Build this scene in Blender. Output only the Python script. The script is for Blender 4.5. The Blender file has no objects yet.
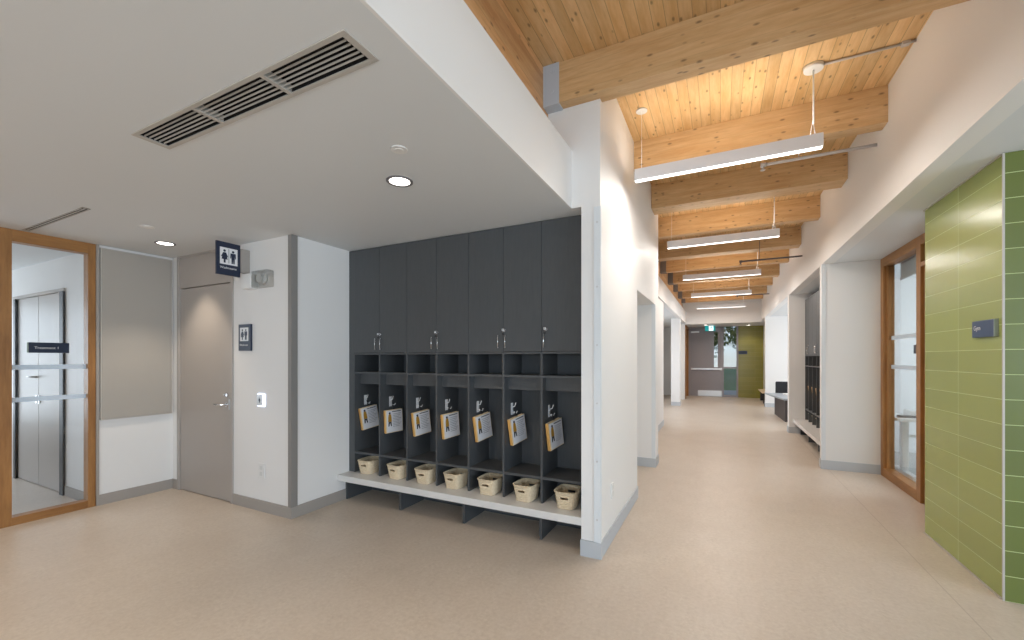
import bpy, bmesh, math, random
from math import pi, sin, cos, radians
from mathutils import Vector, Matrix
random.seed(7)
S = bpy.context.scene
C = S.collection

# ------------------------------------------------------------------ camera
cam = bpy.data.cameras.new('camera'); camo = bpy.data.objects.new('camera', cam); C.objects.link(camo)
F_PX, YAW, HOR, CAM_H = 417.0, math.atan(208.5/417.0), 358.0, 1.55
cam.sensor_fit = 'HORIZONTAL'; cam.sensor_width = 36.0
cam.lens = 36.0*F_PX/1024.0
cam.shift_y = (HOR-320.0)/1024.0
cam.clip_start = 0.05; cam.clip_end = 200
camo.location = (0, 0, CAM_H); camo.rotation_euler = (pi/2, 0, YAW)
S.camera = camo

# ------------------------------------------------------------------ world, view
S.view_settings.view_transform = 'Standard'; S.view_settings.look = 'None'
S.view_settings.exposure = 0.45; S.view_settings.gamma = 1.0; S.view_settings.use_curve_mapping = False
w = bpy.data.worlds.new('world'); S.world = w; w.use_nodes = True
bg = w.node_tree.nodes['Background']
sky = w.node_tree.nodes.new('ShaderNodeTexSky'); sky.sky_type = 'HOSEK_WILKIE'
sky.sun_direction = Vector((-0.5, 0.4, 0.6)).normalized(); sky.turbidity = 4.0
w.node_tree.links.new(sky.outputs[0], bg.inputs[0]); bg.inputs[1].default_value = 2.0

def area(name, loc, rot, sx, sy, power, col, spread=pi):
    l = bpy.data.lights.new(name, 'AREA'); l.shape = 'RECTANGLE'; l.size = sx; l.size_y = sy
    l.energy = power; l.color = col; l.spread = spread
    o = bpy.data.objects.new(name, l); C.objects.link(o); o.location = loc; o.rotation_euler = rot
    return o
DAY = (0.72, 0.86, 1.0)
# daylight just inside the windows of the place, plus one added side-space fill
area('daylight_lobby_south', (1.6, -5.9, 1.65), (pi/2, 0, 0), 5.6, 2.0, 165, DAY)
area('daylight_lobby_east', (5.85, -1.2, 1.5), (0, pi/2, 0), 2.0, 6.0, 190, DAY)
area('daylight_meeting_room', (4.85, 6.9, 1.6), (0, pi/2, 0), 2.0, 3.2, 75, (0.76, 0.88, 1.0))
area('daylight_reception', (4.85, 13.0, 1.5), (0, pi/2, 0), 2.0, 3.6, 110, (0.82, 0.91, 1.0))
area('side_space_added_fill', (-3.05, 12.3, 1.5), (0, -pi/2, 0), 1.7, 2.8, 42, (.82, .9, 1))  # added light, brightens the far left opening; no known window here
area('daylight_left_room', (-9.85, 0.2, 1.5), (0, -pi/2, 0), 1.8, 3.0, 58, (0.80, 0.89, 1.0))

# ------------------------------------------------------------------ materials
def mat(name, col=(0.8, 0.8, 0.8), rough=0.5, metal=0.0, spec=0.5, emit=None, es=0.0):
    m = bpy.data.materials.new(name); m.use_nodes = True
    b = m.node_tree.nodes['Principled BSDF']
    b.inputs['Base Color'].default_value = (*col, 1); b.inputs['Roughness'].default_value = rough
    b.inputs['Metallic'].default_value = metal; b.inputs['Specular IOR Level'].default_value = spec
    if emit: b.inputs['Emission Color'].default_value = (*emit, 1); b.inputs['Emission Strength'].default_value = es
    return m
def sr(r, g, b):
    f = lambda c: (c/255/12.92) if c/255 <= 0.04045 else ((c/255+0.055)/1.055)**2.4
    return (f(r), f(g), f(b))
class N:
    def __init__(s, m): s.t = m.node_tree; s.b = s.t.nodes['Principled BSDF']
    def n(s, ty, **k):
        o = s.t.nodes.new(ty)
        for a, v in k.items(): setattr(o, a, v)
        return o
    def l(s, a, b): s.t.links.new(a, b)
    def ramp(s, fac, stops):
        r = s.n('ShaderNodeValToRGB'); s.l(fac, r.inputs[0]); e = r.color_ramp.elements
        while len(e) < len(stops): e.new(0.5)
        for q, (p, c) in zip(e, stops): q.position = p; q.color = (*c, 1)
        return r.outputs[0]
    def coords(s, scale=(1, 1, 1), rot=(0, 0, 0)):
        g = s.n('ShaderNodeNewGeometry'); mp = s.n('ShaderNodeMapping'); mp.inputs['Scale'].default_value = scale
        mp.inputs['Rotation'].default_value = rot
        s.l(g.outputs['Position'], mp.inputs[0]); return mp.outputs[0]
    def noise(s, v, sc, det=4, rough=0.55):
        o = s.n('ShaderNodeTexNoise'); o.inputs['Scale'].default_value = sc; o.inputs['Detail'].default_value = det
        o.inputs['Roughness'].default_value = rough; s.l(v, o.inputs['Vector']); return o.outputs['Fac']
    def mix(s, f, a, b, mode='MIX'):
        o = s.n('ShaderNodeMix', data_type='RGBA', blend_type=mode)
        for sock, v in ((o.inputs[0], f), (o.inputs[6], a), (o.inputs[7], b)):
            if hasattr(v, 'links'): s.l(v, sock)
            elif isinstance(v, tuple): sock.default_value = (*v, 1)
            else: sock.default_value = v
        return o.outputs[2]
    def math(s, op, a, b=0.0):
        o = s.n('ShaderNodeMath', operation=op)
        for i, v in enumerate((a, b)):
            if hasattr(v, 'links'): s.l(v, o.inputs[i])
            else: o.inputs[i].default_value = v
        return o.outputs[0]
    def bump(s, h, st=0.2, d=0.01):
        o = s.n('ShaderNodeBump'); o.inputs['Strength'].default_value = st; o.inputs['Distance'].default_value = d
        s.l(h, o.inputs['Height']); s.l(o.outputs[0], s.b.inputs['Normal'])

M = {}
def paint(name, col, rough=0.6):
    m = mat(name, col, rough); n = N(m); v = n.coords()
    f = n.noise(v, 220, 2); n.bump(f, 0.06, 0.002); return m
M['white'] = paint('white_paint', (0.80, 0.785, 0.765), 0.5)
M['ceil'] = paint('ceiling_paint', (0.70, 0.715, 0.72), 0.55)
M['trimwhite'] = mat('white_trim', (0.72, 0.75, 0.77), 0.4)
M['base_taupe'] = mat('taupe_vinyl', sr(160, 153, 146), 0.5)
M['base_grey'] = mat('grey_vinyl', sr(186, 190, 194), 0.5)
M['doorgrey'] = mat('door_grey', sr(172, 164, 157), 0.42)
M['exitgrey'] = mat('exit_door_grey', sr(150, 146, 150), 0.45)
M['steel'] = mat('brushed_steel', (0.62, 0.62, 0.62), 0.32, 1.0)
M['guard'] = mat('taupe_guard', sr(138, 134, 130), 0.45)
M['chrome'] = mat('satin_chrome', (0.75, 0.75, 0.76), 0.22, 1.0)
M['dark'] = mat('dark_rubber', (0.02, 0.02, 0.022), 0.5)
M['duct'] = mat('duct_black', (0.012, 0.012, 0.013), 0.8)
M['bronze'] = mat('dark_bracket_steel', sr(128, 125, 127), 0.5, 0.1)
M['bracket'] = mat('painted_bracket', sr(188, 196, 206), 0.42, 0.0)
M['ventmet'] = mat('vent_metal', sr(186, 180, 172), 0.45, 0.1)
M['fixture'] = mat('fixture_aluminium', sr(226, 226, 228), 0.4, 0.0)
M['navy'] = mat('navy_sign', sr(26, 38, 62), 0.35)
M['navyblue'] = mat('blue_sign', sr(40, 66, 102), 0.35)
M['signwhite'] = mat('sign_white', (0.8, 0.8, 0.8), 0.4)
M['signedge'] = mat('sign_edge', sr(150, 160, 150), 0.4)
M['plastic'] = mat('white_plastic', (0.78, 0.77, 0.75), 0.35)
M['pale'] = mat('pale_plastic', (0.68, 0.68, 0.66), 0.3)
M['cable'] = mat('white_cable', (0.85, 0.85, 0.85), 0.4)
M['pipe'] = mat('painted_pipe', sr(198, 192, 188), 0.4)
M['darkpipe'] = mat('dark_pipe', sr(95, 92, 95), 0.4)
M['benchtop'] = mat('bench_laminate', sr(220, 217, 213), 0.35)
M['counter'] = mat('counter_top', sr(160, 168, 176), 0.3)
M['blackseat'] = mat('black_upholstery', (0.015, 0.015, 0.018), 0.6)
M['coat'] = mat('mustard_coat', sr(165, 122, 30), 0.7)
M['ink'] = mat('ink', (0.03, 0.03, 0.035), 0.6)
M['print'] = mat('grey_print', sr(120, 122, 132), 0.6)
M['page'] = mat('page_white', sr(214, 214, 218), 0.6)
M['pagewood'] = mat('orange_binding', sr(224, 172, 100), 0.6)
M['cream'] = mat('cream_binding', sr(226, 204, 168), 0.6)
M['teal'] = mat('exit_teal', sr(0, 120, 122), 0.4, emit=sr(0, 130, 130), es=0.8)
M['exitwhite'] = mat('exit_white', (0.9, 0.9, 0.9), 0.4, emit=(0.85, 0.95, 1), es=1.0)
M['led'] = mat('led_ring', (0.6, 0.7, 1), 0.4, emit=(0.62, 0.72, 1.0), es=2.0)
M['diffuser'] = mat('diffuser', (0.9, 0.9, 0.9), 0.5, emit=(1, 0.97, 0.93), es=2.2)
M['lampdisc'] = mat('downlight_lens', (0.9, 0.9, 0.9), 0.5, emit=(1, 0.94, 0.86), es=6.0)
M['band'] = mat('frosted_band', sr(200, 214, 228), 0.5)
M['blind'] = mat('roller_blind', sr(150, 155, 158), 0.7)
M['grass'] = mat('lawn', (0.20, 0.29, 0.10), 0.9)
M['leaf'] = mat('leaves', (0.20, 0.27, 0.07), 0.8)
M['bark'] = mat('bark', (0.10, 0.07, 0.045), 0.9)
M['concrete'] = mat('concrete', (0.45, 0.45, 0.43), 0.8)

# locker laminate
m = mat('charcoal_laminate', sr(74, 76, 78), 0.42); n = N(m); v = n.coords((1, 1, 0.12))
f = n.noise(v, 60, 3); n.l(n.mix(f, sr(70, 72, 74), sr(80, 82, 84)), n.b.inputs['Base Color']); M['locker'] = m
M['lockerin'] = mat('charcoal_interior', sr(72, 77, 83), 0.5)
# acoustic fabric
m = mat('acoustic_fabric', sr(174, 168, 160), 0.9, spec=0.1); n = N(m); n.bump(n.noise(n.coords(), 500, 2), 0.3, 0.002); M['fabric'] = m
# floor
m = mat('linoleum', (0.5, 0.4, 0.3), 0.36); n = N(m); v = n.coords()
f1 = n.noise(v, 2.2, 6, 0.65); f2 = n.noise(v, 38, 6, 0.7); f3 = n.noise(n.coords((1, 0.35, 1)), 14, 6, 0.7)
c1 = n.ramp(f2, [(0.3, sr(186, 171, 156)), (0.5, sr(199, 185, 169)), (0.7, sr(211, 199, 185))])
c2 = n.mix(n.ramp(f3, [(0.35, (0, 0, 0)), (0.7, (0.5, 0.5, 0.5))]), c1, sr(210, 197, 184))
c3 = n.mix(n.ramp(f1, [(0.35, (0, 0, 0)), (0.65, (0.35, 0.35, 0.35))]), c2, sr(186, 170, 154))
g = n.n('ShaderNodeNewGeometry'); sp = n.n('ShaderNodeSeparateXYZ'); n.l(g.outputs['Position'], sp.inputs[0])
seam = n.math('LESS_THAN', n.math('ABSOLUTE', n.math('SUBTRACT', sp.outputs[0], 1.34)), 0.004)
n.l(n.mix(n.math('MULTIPLY', seam, 0.35), c3, sr(140, 120, 105)), n.b.inputs['Base Color'])
n.l(n.ramp(f2, [(0.2, (0.33,)*3), (0.8, (0.43,)*3)]), n.b.inputs['Roughness'])
n.bump(f2, 0.05, 0.002)
M['floor'] = m

def wood(name, light, darkc, axis, board=None, lam=None, knots=True, rough=0.45):
    """grain along axis; board = width of planks across; lam = thickness of glulam layers along z"""
    m = mat(name, light, rough); n = N(m)
    st = {'x': (0.12, 1, 1), 'y': (1, 0.12, 1), 'z': (1, 1, 0.12)}[axis]
    g = n.n('ShaderNodeNewGeometry'); sp = n.n('ShaderNodeSeparateXYZ'); n.l(g.outputs['Position'], sp.inputs[0])
    v = n.coords(st)
    rnd = None; line = None
    if board or lam:
        size = board or lam
        comp = sp.outputs[0] if board else sp.outputs[2]
        q = n.math('DIVIDE', comp, size); fl = n.math('FLOOR', q)
        wn = n.n('ShaderNodeTexWhiteNoise', noise_dimensions='1D'); n.l(fl, wn.inputs['W']); rnd = wn.outputs['Value']
        cb = n.n('ShaderNodeCombineXYZ'); n.l(n.math('MULTIPLY', rnd, 37.0), cb.inputs[0]); n.l(n.math('MULTIPLY', rnd, 11.0), cb.inputs[1]); n.l(n.math('MULTIPLY', rnd, 23.0), cb.inputs[2])
        va = n.n('ShaderNodeVectorMath', operation='ADD'); n.l(v, va.inputs[0]); n.l(cb.outputs[0], va.inputs[1]); v = va.outputs[0]
        fr = n.math('FRACT', q); e = n.math('MINIMUM', fr, n.math('SUBTRACT', 1.0, fr))
        line = n.math('LESS_THAN', e, 0.028 if board else 0.02)
    f = n.noise(v, 16, 6, 0.6); f2 = n.noise(v, 70, 4, 0.6)
    c = n.ramp(f, [(0.3, darkc), (0.62, light)])
    c = n.mix(n.ramp(f2, [(0.4, (0, 0, 0)), (0.75, (0.3,)*3)]), c, tuple(x*0.72 for x in darkc))
    if rnd:
        k = n.mix(rnd, (0.86, 0.84, 0.82), (1.08, 1.06, 1.04)); c = n.mix(1.0, c, k, 'MULTIPLY')
    if knots:
        kn = n.coords({'x': (0.45, 1, 1), 'y': (1, 0.45, 1), 'z': (1, 1, 0.45)}[axis])
        vo = n.n('ShaderNodeTexVoronoi'); vo.inputs['Scale'].default_value = 21.0; n.l(kn, vo.inputs['Vector'])
        kk = n.ramp(vo.outputs['Distance'], [(0.10, (0.85,)*3), (0.25, (0, 0, 0))])
        vs = n.n('ShaderNodeSeparateColor'); n.l(vo.outputs['Color'], vs.inputs[0])
        pick = n.math('GREATER_THAN', vs.outputs[0], 0.55)
        c = n.mix(n.math('MULTIPLY', kk, pick), c, tuple(x*0.35 for x in darkc))
    if line: c = n.mix(n.math('MULTIPLY', line, 0.5 if board else 0.15), c, tuple(x*0.28 for x in darkc))
    n.l(c, n.b.inputs['Base Color']); return m
WL, WD = sr(233, 198, 148), sr(214, 170, 114)
M['deck'] = wood('pine_deck', WL, WD, 'y', board=0.084)
M['beam'] = wood('glulam_beam', sr(228, 193, 145), sr(208, 164, 112), 'x', lam=0.0925)
M['girder'] = wood('glulam_girder', sr(222, 180, 132), sr(192, 140, 92), 'y', lam=0.2)
M['oak'] = wood('oak_frame', sr(168, 119, 66), sr(138, 92, 46), 'z', knots=False)
M['oakh'] = wood('oak_frame_horizontal', sr(168, 119, 66), sr(138, 92, 46), 'y', knots=False)

def tile(name, base, grout, ax, ox, w_, h_, oz=0.0, rough=0.22):
    m = mat(name, base, rough); n = N(m)
    g = n.n('ShaderNodeNewGeometry'); sp = n.n('ShaderNodeSeparateXYZ'); n.l(g.outputs['Position'], sp.inputs[0])
    u = n.math('DIVIDE', n.math('SUBTRACT', sp.outputs['xy'.index(ax)], ox), w_); vv = n.math('DIVIDE', n.math('SUBTRACT', sp.outputs[2], oz), h_)
    def edge(q, t):
        fr = n.math('FRACT', q); return n.math('LESS_THAN', n.math('MINIMUM', fr, n.math('SUBTRACT', 1.0, fr)), t)
    ln = n.math('MAXIMUM', edge(u, 0.0022/w_), edge(vv, 0.0022/h_))
    cb = n.n('ShaderNodeCombineXYZ'); n.l(n.math('FLOOR', u), cb.inputs[0]); n.l(n.math('FLOOR', vv), cb.inputs[1])
    wn = n.n('ShaderNodeTexWhiteNoise', noise_dimensions='2D'); n.l(cb.outputs[0], wn.inputs['Vector'])
    c = n.mix(wn.outputs['Value'], tuple(x*0.93 for x in base), tuple(min(1, x*1.06) for x in base))
    c = n.mix(ln, c, grout); n.l(c, n.b.inputs['Base Color'])
    n.l(n.mix(ln, (rough,)*3, (0.8,)*3), n.b.inputs['Roughness'])
    n.bump(n.math('SUBTRACT', 1.0, ln), 0.4, 0.002); return m
GR = sr(190, 200, 140)
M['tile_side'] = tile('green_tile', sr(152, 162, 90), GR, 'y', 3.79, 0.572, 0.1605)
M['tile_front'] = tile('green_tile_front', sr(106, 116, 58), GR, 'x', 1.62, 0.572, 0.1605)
M['tile_far'] = tile('olive_tile', sr(134, 128, 52), sr(150, 145, 80), 'x', 0.62, 0.572, 0.1605)

def glass(name, tint=(0.97, 0.985, 0.99)):
    m = bpy.data.materials.new(name); m.use_nodes = True; t = m.node_tree; t.nodes.clear()
    o = t.nodes.new('ShaderNodeOutputMaterial'); mx = t.nodes.new('ShaderNodeMixShader'); fr = t.nodes.new('ShaderNodeFresnel')
    tr = t.nodes.new('ShaderNodeBsdfTransparent'); gl = t.nodes.new('ShaderNodeBsdfGlossy')
    bf = t.nodes.new('ShaderNodeNewGeometry'); mr = t.nodes.new('ShaderNodeMapRange'); mr.inputs['To Min'].default_value = 1.42; mr.inputs['To Max'].default_value = 1/1.42
    t.links.new(bf.outputs['Backfacing'], mr.inputs['Value']); t.links.new(mr.outputs[0], fr.inputs[0]); tr.inputs[0].default_value = (*tint, 1); gl.inputs['Roughness'].default_value = 0.02
    t.links.new(fr.outputs[0], mx.inputs[0]); t.links.new(tr.outputs[0], mx.inputs[1]); t.links.new(gl.outputs[0], mx.inputs[2])
    t.links.new(mx.outputs[0], o.inputs[0]); return m
M['glass'] = glass('clear_glass')
# clear plastic of the emergency light
M['clear'] = glass('clear_plastic', (0.85, 0.85, 0.84))

# ------------------------------------------------------------------ geometry helpers
class MB:
    def __init__(s): s.bm = bmesh.new()
    def box(s, x0, x1, y0, y1, z0, z1, mt=None):
        v = [s.bm.verts.new(p) for p in ((x0, y0, z0), (x1, y0, z0), (x1, y1, z0), (x0, y1, z0), (x0, y0, z1), (x1, y0, z1), (x1, y1, z1), (x0, y1, z1))]
        if mt is not None:
            for q in v: q.co = mt @ q.co
        for f in ((3, 2, 1, 0), (4, 5, 6, 7), (0, 1, 5, 4), (1, 2, 6, 5), (2, 3, 7, 6), (3, 0, 4, 7)): s.bm.faces.new([v[i] for i in f])
        return s
    def cyl(s, p0, p1, r, r2=None, seg=16, cap=True):
        p0 = Vector(p0); p1 = Vector(p1); d = (p1-p0).normalized(); r2 = r if r2 is None else r2
        a = d.orthogonal().normalized(); b = d.cross(a)
        A = [s.bm.verts.new(p0+(a*cos(2*pi*i/seg)+b*sin(2*pi*i/seg))*r) for i in range(seg)]
        B = [s.bm.verts.new(p1+(a*cos(2*pi*i/seg)+b*sin(2*pi*i/seg))*r2) for i in range(seg)]
        for i in range(seg):
            f = s.bm.faces.new((A[i], A[(i+1) % seg], B[(i+1) % seg], B[i])); f.smooth = True
        if cap: s.bm.faces.new(A[::-1]); s.bm.faces.new(B)
        return s
    def tube(s, pts, r, seg=8):
        for a, b in zip(pts, pts[1:]): s.cyl(a, b, r, seg=seg)
        return s
    def ring(s, c, r0, r1, z0, z1, seg=32):
        """washer around c, axis z"""
        L = []
        for (r, z) in ((r0, z0), (r1, z0), (r1, z1), (r0, z1)):
            L.append([s.bm.verts.new((c[0]+r*cos(2*pi*i/seg), c[1]+r*sin(2*pi*i/seg), z)) for i in range(seg)])
        for k in range(4):
            a, b = L[k], L[(k+1) % 4]
            for i in range(seg): s.bm.faces.new((a[i], a[(i+1) % seg], b[(i+1) % seg], b[i]))
        return s
    def poly(s, pts, th, mt):
        """2-D outline (u,v) extruded by th along w, placed by matrix mt"""
        A = [s.bm.verts.new(mt @ Vector((u, v, 0))) for u, v in pts]; B = [s.bm.verts.new(mt @ Vector((u, v, th))) for u, v in pts]
        k = len(pts)
        s.bm.faces.new(A[::-1]); s.bm.faces.new(B)
        for i in range(k): s.bm.faces.new((A[i], A[(i+1) % k], B[(i+1) % k], B[i]))
        return s
    def build(s, name, m, parent=None, bevel=0.0, mt=None):
        bmesh.ops.recalc_face_normals(s.bm, faces=s.bm.faces)
        me = bpy.data.meshes.new(name); s.bm.to_mesh(me); s.bm.free()
        if isinstance(m, str): m = M[m]
        me.materials.append(m)
        o = bpy.data.objects.new(name, me); C.objects.link(o)
        if parent: o.parent = parent
        if mt is not None: o.matrix_local = mt
        if bevel:
            b = o.modifiers.new('bevel', 'BEVEL'); b.width = bevel; b.segments = 2; b.limit_method = 'ANGLE'; b.angle_limit = radians(50)
        return o
def B(*a): return MB().box(*a)
def tag(o, label=None, cat=None, group=None, kind=None):
    if label: o['label'] = label
    if cat: o['category'] = cat
    if group: o['group'] = group
    if kind: o['kind'] = kind
    return o
def thing(name, loc, label, cat, group=None, rz=0, kind=None):
    o = bpy.data.objects.new(name, None); C.objects.link(o); o.empty_display_size = 0.1
    o.location = loc; o.rotation_euler = (0, 0, rz); return tag(o, label, cat, group, kind)
def struct(name, bm, m, label, cat, bevel=0):
    return tag(bm.build(name, m, bevel=bevel), label, cat, kind='structure')
def kids(o): return [c for c in bpy.data.objects if c.parent == o]
def copy_tree(o, parent=None):
    ch = kids(o); c = o.copy(); C.objects.link(c); c.parent = parent
    for k in ch: copy_tree(k, c)
    return c
def text(body, size, m, parent, mt, name='lettering', align='LEFT'):
    cu = bpy.data.curves.new('t', 'FONT'); cu.body = body; cu.size = size; cu.extrude = 0.0008; cu.align_x = align
    t = bpy.data.objects.new('t', cu); C.objects.link(t)
    bpy.context.view_layer.update()
    me = bpy.data.meshes.new_from_object(t.evaluated_get(bpy.context.evaluated_depsgraph_get()))
    bpy.data.objects.remove(t); bpy.data.curves.remove(cu)
    me.materials.clear(); me.materials.append(M[m])
    o = bpy.data.objects.new(name, me); C.objects.link(o); o.parent = parent; o.matrix_local = mt; return o
def frame_mt(o, u, v):
    """matrix whose local x is u, local y is v, origin o"""
    u = Vector(u).normalized(); v = Vector(v).normalized(); w_ = u.cross(v)
    return Matrix(((u.x, v.x, w_.x, o[0]), (u.y, v.y, w_.y, o[1]), (u.z, v.z, w_.z, o[2]), (0, 0, 0, 1)))
def circle(cx, cy, r, k=14): return [(cx+r*cos(2*pi*i/k), cy+r*sin(2*pi*i/k)) for i in range(k)]
def pictogram(b, mt, h, dress, cx):
    """standing figure of height h centred on cx, standing on v=0"""
    b.poly(circle(cx, h*0.91, h*0.09), 0.0015, mt)
    s_ = h
    if dress:
        b.poly([(cx-.10*s_, .78*s_), (cx+.10*s_, .78*s_), (cx+.25*s_, .45*s_), (cx+.18*s_, .43*s_), (cx+.13*s_, .56*s_), (cx+.22*s_, .26*s_), (cx-.22*s_, .26*s_), (cx-.13*s_, .56*s_), (cx-.18*s_, .43*s_), (cx-.25*s_, .45*s_)], 0.0015, mt)
        for d in (-1, 1): b.poly([(cx+d*.03*s_-.035*s_, 0), (cx+d*.03*s_+.035*s_, 0), (cx+d*.03*s_+.035*s_, .27*s_), (cx+d*.03*s_-.035*s_, .27*s_)][::1], 0.0015, mt)
    else:
        b.poly([(cx-.19*s_, .79*s_), (cx+.19*s_, .79*s_), (cx+.21*s_, .40*s_), (cx+.15*s_, .40*s_), (cx+.13*s_, .68*s_), (cx+.11*s_, 0), (cx+.02*s_, 0), (cx, .40*s_), (cx-.02*s_, 0), (cx-.11*s_, 0), (cx-.13*s_, .68*s_), (cx-.15*s_, .40*s_), (cx-.21*s_, .40*s_)], 0.0015, mt)

# ------------------------------------------------------------------ the setting
CL = 2.74      # left ceiling
CR = 2.86      # right soffit
DK = 3.865      # underside of deck
BB = 3.55      # underside of beams
struct('floor', B(-10, 6, -6, 18.7, -0.1, 0), 'floor', 'beige speckled linoleum floor running down the corridor', 'floor')
def slab(x0, x1, y0, y1, z0, z1, holes):
    xs = sorted({x0, x1, *[h[0] for h in holes], *[h[1] for h in holes]}); ys = sorted({y0, y1, *[h[2] for h in holes], *[h[3] for h in holes]})
    b = MB()
    for a, c in zip(xs, xs[1:]):
        for d, e in zip(ys, ys[1:]):
            if not any(h[0] <= a and c <= h[1] and h[2] <= d and e <= h[3] for h in holes): b.box(a, c, d, e, z0, z1)
    return b
VX0, VX1, VY0, VY1 = -2.80, -1.215, 1.075, 1.25
SX0, SX1, SY0, SY1 = -5.79, -4.50, 1.425, 1.475
holes = [(VX0+.03, VX1-.03, VY0+.02, VY1-.02), (SX0+.02, SX1-.02, SY0+.006, SY1-.006)]
struct('ceiling', slab(-5.97, -1.075, -6, 3.98, CL, CL+0.05, holes), 'ceil', 'low white painted ceiling over the left side with vent and downlights', 'ceiling')
struct('ceiling_locker_edge', B(-1.075, -.98, 3.24, 3.98, CL, CL+.05), 'ceil', 'strip of low ceiling over the rightmost locker', 'ceiling')
struct('ceiling_glazed_room', B(-10, -5.97, -6, 1.955, 2.70, CL+.05), 'ceil', 'white ceiling of the room seen through the left glass screen', 'ceiling')
struct('ceiling_right_soffit', B(1.40, 6, -6, 18.6, CR, CR+0.08), 'ceil', 'white soffit over the green tiled wall on the right', 'ceiling')
struct('ceiling_timber_deck', B(-1.46, 1.40, -6, 18.7, DK, DK+0.08), 'deck', 'pine plank deck ceiling above the corridor beams', 'ceiling')
struct('ceiling_far_left', B(-3.2, -1.25, 6.53, 18.6, 2.83, 2.9), 'ceil', 'white ceiling of the side space left of the far corridor', 'ceiling')

struct('wall_bulkhead_left', B(-1.22, -1.075, -6, 3.18, CL+.05, 3.20).box(-1.075, -1.06, -6, 3.18, CL, 3.20), 'white', 'white drywall bulkhead face between low ceiling and timber girder', 'wall')
struct('wall_glass_side', B(-5.97, -5.85, 1.955, 2.765, 0, CL), 'white', 'white wall carrying the grey acoustic panel', 'wall')
struct('wall_glass_side_south', B(-5.97, -5.85, -6, -0.35, 0, CL), 'white', 'white wall left of the glass screen', 'wall')
b = B(-5.85, -5.735, 2.645, 2.765, 0, CL); b.box(-4.635, -3.70, 2.645, 2.765, 0, CL)
struct('wall_washroom', b, 'white', 'white wall beside the grey washroom door', 'wall')
struct('wall_locker_left', B(-3.82, -3.70, 2.765, 3.98, 0, CL), 'white', 'white side wall at the left end of the lockers', 'wall')
struct('wall_locker_back', B(-3.70, -0.98, 3.86, 3.98, 0, CL), 'white', 'wall hidden behind the charcoal lockers', 'wall')
b = B(-.98, -.83, 3.18, 3.24, 0, BB); b.box(-.98, -.83, 3.24, 4.78, 0, DK); b.box(-.98, -.83, 4.78, 6.19, 2.31, DK); b.box(-.98, -.83, 6.19, 6.53, 0, DK)
b.box(-1.075, -.98, 3.18, 3.24, CL, BB); b.box(-1.26, -1.075, 3.1805, 3.24, CL+.06, BB)
b.box(-1.6, -.98, 6.19, 6.53, 0, 3.3)
struct('wall_corridor_left', b, 'white', 'tall white corridor wall with square alcove opening beside the lockers', 'wall')
b = B(-1.62, -1.5, 4.66, 6.19, 0, 2.31); b.box(-1.5, -.98, 4.66, 4.78, 0, 2.31); b.box(-1.62, -.98, 4.66, 6.19, 2.31, 2.4)
struct('wall_alcove_left', b, 'white', 'white inner walls of the alcove in the left corridor wall', 'wall')
struct('wall_bulkhead_far_left', B(-1.26, -1.15, 6.53, 18.6, 2.83, 3.26), 'white', 'white bulkhead band above the far left openings', 'wall')
struct('wall_pier_left', B(-1.34, -1.18, 6.53, 10.2, 0, 2.83), 'white', 'white pier on the left beyond the alcove', 'wall')
struct('wall_far_column', B(-1.445, -1.18, 14.5, 14.9, 0, 2.83), 'white', 'white column on the left near the exit door', 'wall')
struct('wall_far_column_behind', B(-1.42, -1.2, 16.78, 17.1, 0, 2.83), 'white', 'narrow white column on the left just before the oak door frame', 'wall')
b = B(-3.2, -3.1, 6.53, 10.8, 0, 2.83); b.box(-3.2, -3.1, 13.8, 18.6, 0, 2.83); b.box(-3.2, -3.1, 10.8, 13.8, 0, .6); b.box(-3.2, -3.1, 10.8, 13.8, 2.4, 2.83)
struct('wall_far_left_back', b, 'white', 'white back wall of the side space on the far left', 'wall')
b = B(-3.2, -1.18, 18.6, 18.72, 0, 2.86); b.box(-1.2, 1.6, 18.6, 18.72, 2.80, 2.86)
struct('wall_far', b, 'white', 'white wall left of the grey exit door at the corridor end', 'wall')
struct('wall_far_tiled', B(.62, 1.6, 18.6, 18.72, 0, 2.86), 'tile_far', 'olive green tiled wall right of the exit door', 'wall')
struct('wall_far_bulkhead', B(-1.26, 1.27, 16.75, 16.85, 2.80, DK), 'white', 'white bulkhead crossing the corridor above the exit door', 'wall')
struct('ceiling_far', B(-1.26, 1.47, 16.85, 18.72, 2.80, 2.86), 'ceil', 'low ceiling strip in front of the exit door', 'ceiling')
struct('wall_right_upper', B(1.27, 1.40, -6, 18.6, CR, DK), 'white', 'white upper wall above the right soffit carrying the beam ends', 'wall')
struct('wall_right_pier', B(1.27, 2.0, 7.16, 7.30, 0, CR), 'white', 'white pier wall beside the oak window on the right', 'wall')
struct('wall_alcove_right', B(1.94, 2.0, 7.30, 10.5, 0, CR), 'white', 'wall behind the lockers in the right alcove', 'wall')
struct('wall_right_column', B(1.27, 1.94, 10.3, 10.5, 0, CR), 'white', 'white column wall at the far end of the right alcove', 'wall')
b = B(1.27, 4.9, 15.4, 15.6, 0, CR); b.box(1.47, 1.6, 15.6, 18.6, 0, CR)
struct('wall_right_far', b, 'white', 'bright white wall behind the low counter on the right', 'wall')
b = MB(); b.box(4.9, 5.0, 4.94, 18.6, 0, 0.7); b.box(4.9, 5.0, 4.94, 18.6, 2.5, CR)
for y0, y1 in ((4.94, 5.3), (8.5, 11.2), (14.8, 18.6)): b.box(4.9, 5.0, y0, y1, 0.7, 2.5)
b.box(2.0, 4.9, 10.3, 10.5, 0, CR); b.box(2.0, 4.9, 9.0, 9.1, 0, CR)
struct('wall_east_rooms', b, 'white', 'pale wall of the room seen through the right oak window', 'wall')
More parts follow.
